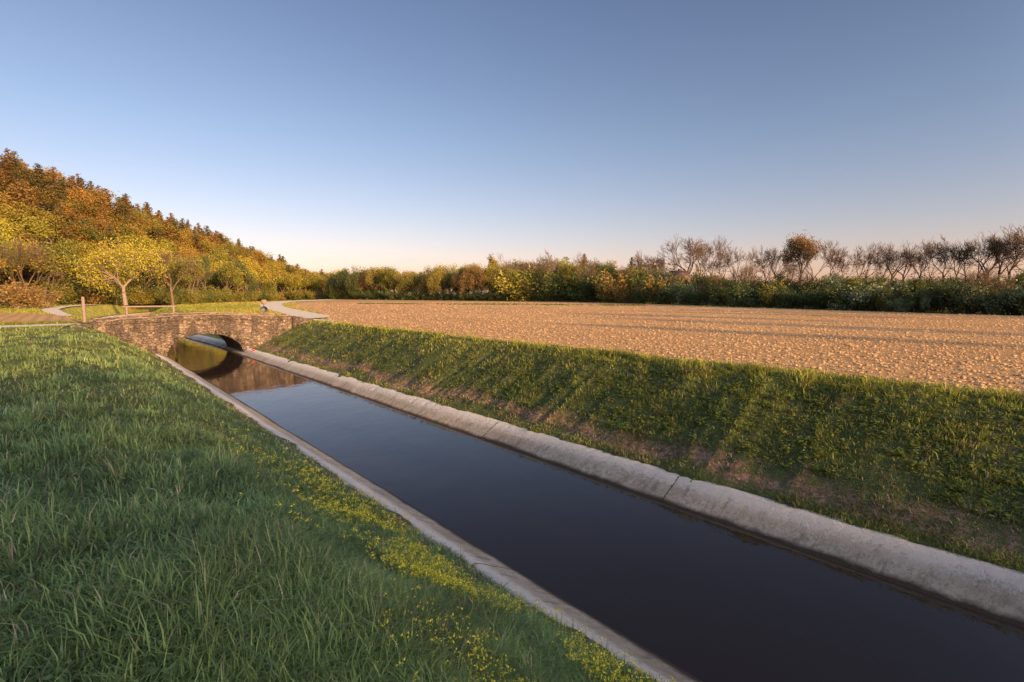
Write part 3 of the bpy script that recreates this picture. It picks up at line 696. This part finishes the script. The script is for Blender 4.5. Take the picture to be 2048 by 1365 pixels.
def torus(Rm,r,nm,mat,a0=0,a1=6.283,nn=28,mm=8):
    V=[];Fq=[]
    for i in range(nn):
        a=a0+(a1-a0)*i/nn
        for j in range(mm):
            b=6.283*j/mm; V.append(((Rm+r*math.cos(b))*math.cos(a),(Rm+r*math.cos(b))*math.sin(a),r*math.sin(b)))
    for i in range(nn):
        for j in range(mm): Fq.append((i*mm+j,((i+1)%nn)*mm+j,((i+1)%nn)*mm+(j+1)%mm,i*mm+(j+1)%mm))
    return mk(nm,V,[np.array(Fq)],mat,parent=e,smooth=True)
torus(.10,.034,'ring',M_red); torus(.145,.007,'rope',M_rope)
# ------------------------------------------------ grass
def blades(x,y,z,h,wd,ld,la,tint,rn):
    n=len(x); B=np.stack([x,y,z],-1); dx=np.cos(ld);dy=np.sin(ld)
    fa=ld+math.pi/2+R.uniform(-.8,.8,n); sx=np.cos(fa)*wd/2; sy=np.sin(fa)*wd/2
    side=np.stack([sx,sy,0*sx],-1)
    mid=B+np.stack([dx*h*la*.32,dy*h*la*.32,h*.58*(1-.15*la)],-1)
    tip=B+np.stack([dx*h*la*1.0,dy*h*la*1.0,h*(1.02-.52*la)],-1)
    V=np.stack([B-side,B+side,mid-side*.8,mid+side*.8,tip],1).reshape(-1,3)
    b=np.arange(n)[:,None]*5
    return V,b+np.array([[0,1,3,2]]),b+np.array([[2,3,4]]),np.repeat(tint,5,0),np.repeat(rn,5)
def polar(n,r0,r1,a0,a1):
    r=np.exp(R.uniform(math.log(r0),math.log(r1),n)); a=np.radians(R.uniform(a0,a1,n)); return r*np.sin(a),r*np.cos(a),r
def emit(name,parts,label):
    V=[];Q=[];T3=[];C=[];Rn=[];o=0
    for v,q,t,c,r in parts:
        V.append(v);Q.append(q+o);T3.append(t+o);C.append(c);Rn.append(r);o+=len(v)
    ob=mk(name,np.concatenate(V),[np.concatenate(Q),np.concatenate(T3)],M_blade,{'tint':np.concatenate(C),'rnd_shade':np.concatenate(Rn)})
    tag(ob,label,'grass','stuff')
def grass_region(n,r0,r1,a0,a1,tmin,tmax,hfun,colfun,m=1,tuft=.0,smax=36.2,wscale=1.,smin=-30,excl=None,big=0):
    cx,cy,r=polar(n,r0,r1,a0,a1)
    s,t=ST(cx,cy); k=(t>tmin)&(t<tmax)&(s<smax)&(s>smin)
    if excl is not None: k&=~excl(cx,cy)
    if big: k&=vn(cx,cy,1.4,71)>.55
    cx=cx[k];cy=cy[k];r=r[k]
    x=np.repeat(cx,m);y=np.repeat(cy,m);r=np.repeat(r,m)
    N_=len(x); sg=tuft*(1+r/25)
    ox=R.normal(size=N_)*sg; oy=R.normal(size=N_)*sg; x=x+ox;y=y+oy
    hm=np.repeat(.55+.9*R.rand(N_//m+1),m)[:N_] if m>1 else np.ones(N_)
    s,t=ST(x,y); k=(t>tmin)&(t<tmax)&(s<smax); x=x[k];y=y[k];r=r[k];s=s[k];t=t[k];ox=ox[k];oy=oy[k];hm=hm[k]
    z=zg(s,t)-.01; N_=len(x)
    h=hfun(s,t,x,y)*(.5+.8*R.rand(N_))*hm
    ld=np.where(R.rand(N_)<.65,np.arctan2(oy,ox+1e-6),R.uniform(0,6.28,N_)); la=R.uniform(.2,1.35,N_)
    wd=(.0037+.0037*R.rand(N_))*(1+r*.13)*wscale
    return blades(x,y,z,h,wd,ld,la,colfun(s,t,x,y,N_),R.rand(N_))
def colL(s,t,x,y,n):
    a=np.array([.155,.26,.095]);b=np.array([.27,.345,.095]);c=np.array([.48,.41,.25])
    f=np.clip(vn(x,y,.5,11)*1.3-.35+R.normal(size=n)*.18+np.clip((s-14)/20,0,.6),0,1)[:,None]
    o_=a*(1-f)+b*f; st=R.rand(n)<.03+.07*vn(x,y,.8,12)+.12*((t>3.3)); o_[st]=c*(.6+.5*R.rand(st.sum(),1)); return o_*(.75+.5*R.rand(n,1))*(.7+.6*vn(x,y,2.2,17))[:,None]
def colR(s,t,x,y,n):
    a=np.array([.17,.215,.045]);b=np.array([.40,.40,.06]);c=np.array([.50,.35,.215])
    f=np.clip(vn(x,y,.9,13)*1.1-.3+R.normal(size=n)*.15+np.clip((t-11.0)*.65,0,1.1),0,1)[:,None]  # yellower toward the rim: sunlit glow put into the blade colour
    o_=a*(1-f)+b*f; st=R.rand(n)<np.interp(t,[8.9,9.2,9.5,9.9,10.3,12.5],[.12,.3,.62,.55,.18,.09])*(.4+1.2*vn(x,y,.9,16)); o_[st]=c*(.4+.7*R.rand(st.sum(),1)); return o_*(.7+.6*R.rand(n,1))*(.65+.7*vn(x,y,1.9,18))[:,None]
hL=lambda s,t,x,y:np.interp(t,[-30,0,2.2,3.2,3.85],[.14,.15,.135,.10,.06])*(.4+1.2*vn(x,y,1.3,14))
hR=lambda s,t,x,y:np.interp(t,[8.85,9.2,9.7,10.3,12,12.9,13.6],[.11,.10,.075,.10,.115,.19,.12])*(.35+1.2*vn(x,y,1.6,15))
parts=[grass_region(20000,1.5,42,-58,46,-60,3.86,hL,colL,m=14,tuft=.045),
       grass_region(90000,1.5,42,-58,46,-60,3.92,lambda *a:hL(*a)*.8,colL),
       grass_region(12000,1.3,6,-58,46,-60,3.86,lambda *a:hL(*a)*1.05,colL,m=8,tuft=.04),
       grass_region(1200,1.8,30,-58,40,-40,3.4,lambda *a:hL(*a)*1.35,colL,m=45,tuft=.05,big=1)]
emit('bank_grass',parts,'long lush green grass growing over the near canal bank')
parts=[grass_region(20000,8.5,50,-45,50,8.95,13.6,hR,colR,m=12,tuft=.045,wscale=.95),
       grass_region(6000,8.5,50,-45,50,8.80,9.25,hR,colR,m=12,tuft=.05,wscale=.95),
       grass_region(150000,8.5,50,-45,50,8.86,13.5,lambda *a:hR(*a)*.8,colR,wscale=.95)]
emit('bank_grass',parts,'mixed green grass and dry straw growing on the far canal bank')
# meadow beyond the bridge
PP=np.concatenate(PATHPTS)
def excl(x,y):
    s,t=ST(x,y); m=inpoly(x,y,fp)|inpoly(x,y,pv)|((t>3.7)&(t<9.2))|(x<-74)|((s<41.2)&(t>1)&(t<12))
    for a in range(0,len(x),4000):
        d=np.hypot(x[a:a+4000,None]-PP[None,:,0],y[a:a+4000,None]-PP[None,:,1])-PP[None,:,2]; m[a:a+4000]|=d.min(1)<0
    return m
def colM(s,t,x,y,n):
    a=np.array([.24,.28,.045]);b=np.array([.42,.37,.07]); f=np.clip(vn(x,y,.08,51)*1.6-.3+R.normal(size=n)*.1,0,1)[:,None]; return (a*(1-f)+b*f)*(.8+.4*R.rand(n,1))
hM=lambda s,t,x,y:.13+.10*vn(x,y,.3,52)
parts=[grass_region(90000,34,190,-50,-18,-60,60,hM,colM,m=1,smax=230,smin=36.2,wscale=1.3,excl=excl)]
emit('meadow_grass',parts,'sunlit yellow-green meadow grass beyond the bridge')
def weeds(n,r0,r1,a0,a1,tmin,tmax,size,col,label,stem=.12,smax=36,den=0):
    cx,cy,r=polar(n,r0,r1,a0,a1); s,t=ST(cx,cy); k=(t>tmin)&(t<tmax)&(s<smax)&(vn(cx,cy,.6,21)>den); cx=cx[k];cy=cy[k];s=s[k];t=t[k];r=r[k]
    m=9; n=len(cx); x=np.repeat(cx,m);y=np.repeat(cy,m); hh=stem*(.5+R.rand(n))
    lv=np.tile(np.arange(m)/m,n); z=np.repeat(zg(s,t),m)+np.repeat(hh,m)*(lv*.9+.15)
    a=R.uniform(0,6.28,n*m); sz=size*(1-.45*lv)*(.7+.6*R.rand(n*m))*np.repeat(1+r*.04,m)
    d=np.stack([np.cos(a),np.sin(a),R.uniform(-.35,.45,n*m)],-1); p=np.stack([-np.sin(a),np.cos(a),R.uniform(-.3,.3,n*m)],-1)
    b=np.stack([x,y,z],-1); sz=sz[:,None]
    V=np.stack([b,b+d*sz*.5+p*sz*.28,b+d*sz,b+d*sz*.5-p*sz*.28],1).reshape(-1,3)
    tint=np.repeat(np.repeat(np.array([col])*(.6+.8*R.rand(n,1)),m,0),4,0)
    ob=mk('ground_weeds',V,[np.arange(len(V)).reshape(-1,4)],M_blade,{'tint':tint,'rnd_shade':np.repeat(R.rand(n*m),4)})
    tag(ob,label,'plants','stuff')
weeds(5200,1.5,9,-58,20,-20,2.8,.05,(.13,.205,.07),'broad-leaved weeds and nettles among the bank grass',stem=.11,den=.35)
weeds(18000,9,45,-45,50,9.9,13.3,.055,(.22,.275,.05),'leafy weeds covering the far canal bank',stem=.12,den=.35)
def flowers():
    cx,cy,r=polar(80000,1.8,26,-50,45); s,t=ST(cx,cy)
    pk=np.exp(-((t-2.65-.4*(vn(s,0*s,.5,31)-.5))/.75)**2)*np.clip((11-s)/6,0.02,1)*np.clip(vn(cx,cy,1.8,32)*2.2-.55,0,1)*.9
    k=(R.rand(len(cx))<pk)&(t<3.8)&(t>1.0); cx=cx[k];cy=cy[k];s=s[k];t=t[k];r=r[k];n=len(cx)
    zt=zg(s,t)+R.uniform(.08,.20,n); m=9
    C=np.stack([cx,cy,zt],-1)[:,None]+R.normal(size=(n,m,3))*np.array([.014,.014,.007])*(1+r[:,None,None]*.03)
    C=C.reshape(-1,3); V,Fq=leafquads(C,.0058,R,-.5); V=V.reshape(-1,4,3); c=V.mean(1,keepdims=True); V=(c+(V-c)*np.repeat(1+r*.06,m)[:,None,None]).reshape(-1,3)
    m_=N('yellow_petals'); rr=m_.attr('rnd_shade'); col=m_.mix(rr,(.36,.38,.035),(.68,.60,.045)); mt=m_.out(pbr(m_,col,.6))
    ob=mk('yellow_wildflowers',V,[Fq],mt,{'rnd_shade':np.repeat(R.rand(len(C)),4)}); tag(ob,'yellow spurge flowers scattered down the grassy canal bank','flowers','stuff')
    z0=zg(s,t); b=blades(cx,cy,z0,zt-z0,np.full(n,.004)*(1+r*.15),R.uniform(0,6.28,n),np.full(n,.02),np.tile([[.14,.22,.05]],(n,1)),R.rand(n))
    o2=mk('flower_stems',b[0],[b[1],b[2]],M_blade,{'tint':b[3],'rnd_shade':b[4]},parent=ob); o2['kind']='stuff'
flowers()
cx=R.uniform(-30,22,900); cy=np.interp(cx,[-30,0,22],[100,92,84])+R.normal(size=900)*1.2; k=vn(cx,cy,.25,41)>.5; cx=cx[k];cy=cy[k]
cx=np.repeat(cx,6)+R.normal(size=len(cx)*6)*.25; cy=np.repeat(cy,6)+R.normal(size=len(cy)*6)*.25; n=len(cx)
b=blades(cx,cy,np.full(n,fz),R.uniform(.1,.3,n),np.full(n,.12),R.uniform(0,6.28,n),R.uniform(.2,.9,n),np.tile([[.12,.17,.03]],(n,1)),R.rand(n))
tag(mk('weed_tufts',b[0],[b[1],b[2]],M_blade,{'tint':b[3],'rnd_shade':b[4]}),'low green weeds in an unploughed strip of field','weeds','stuff')
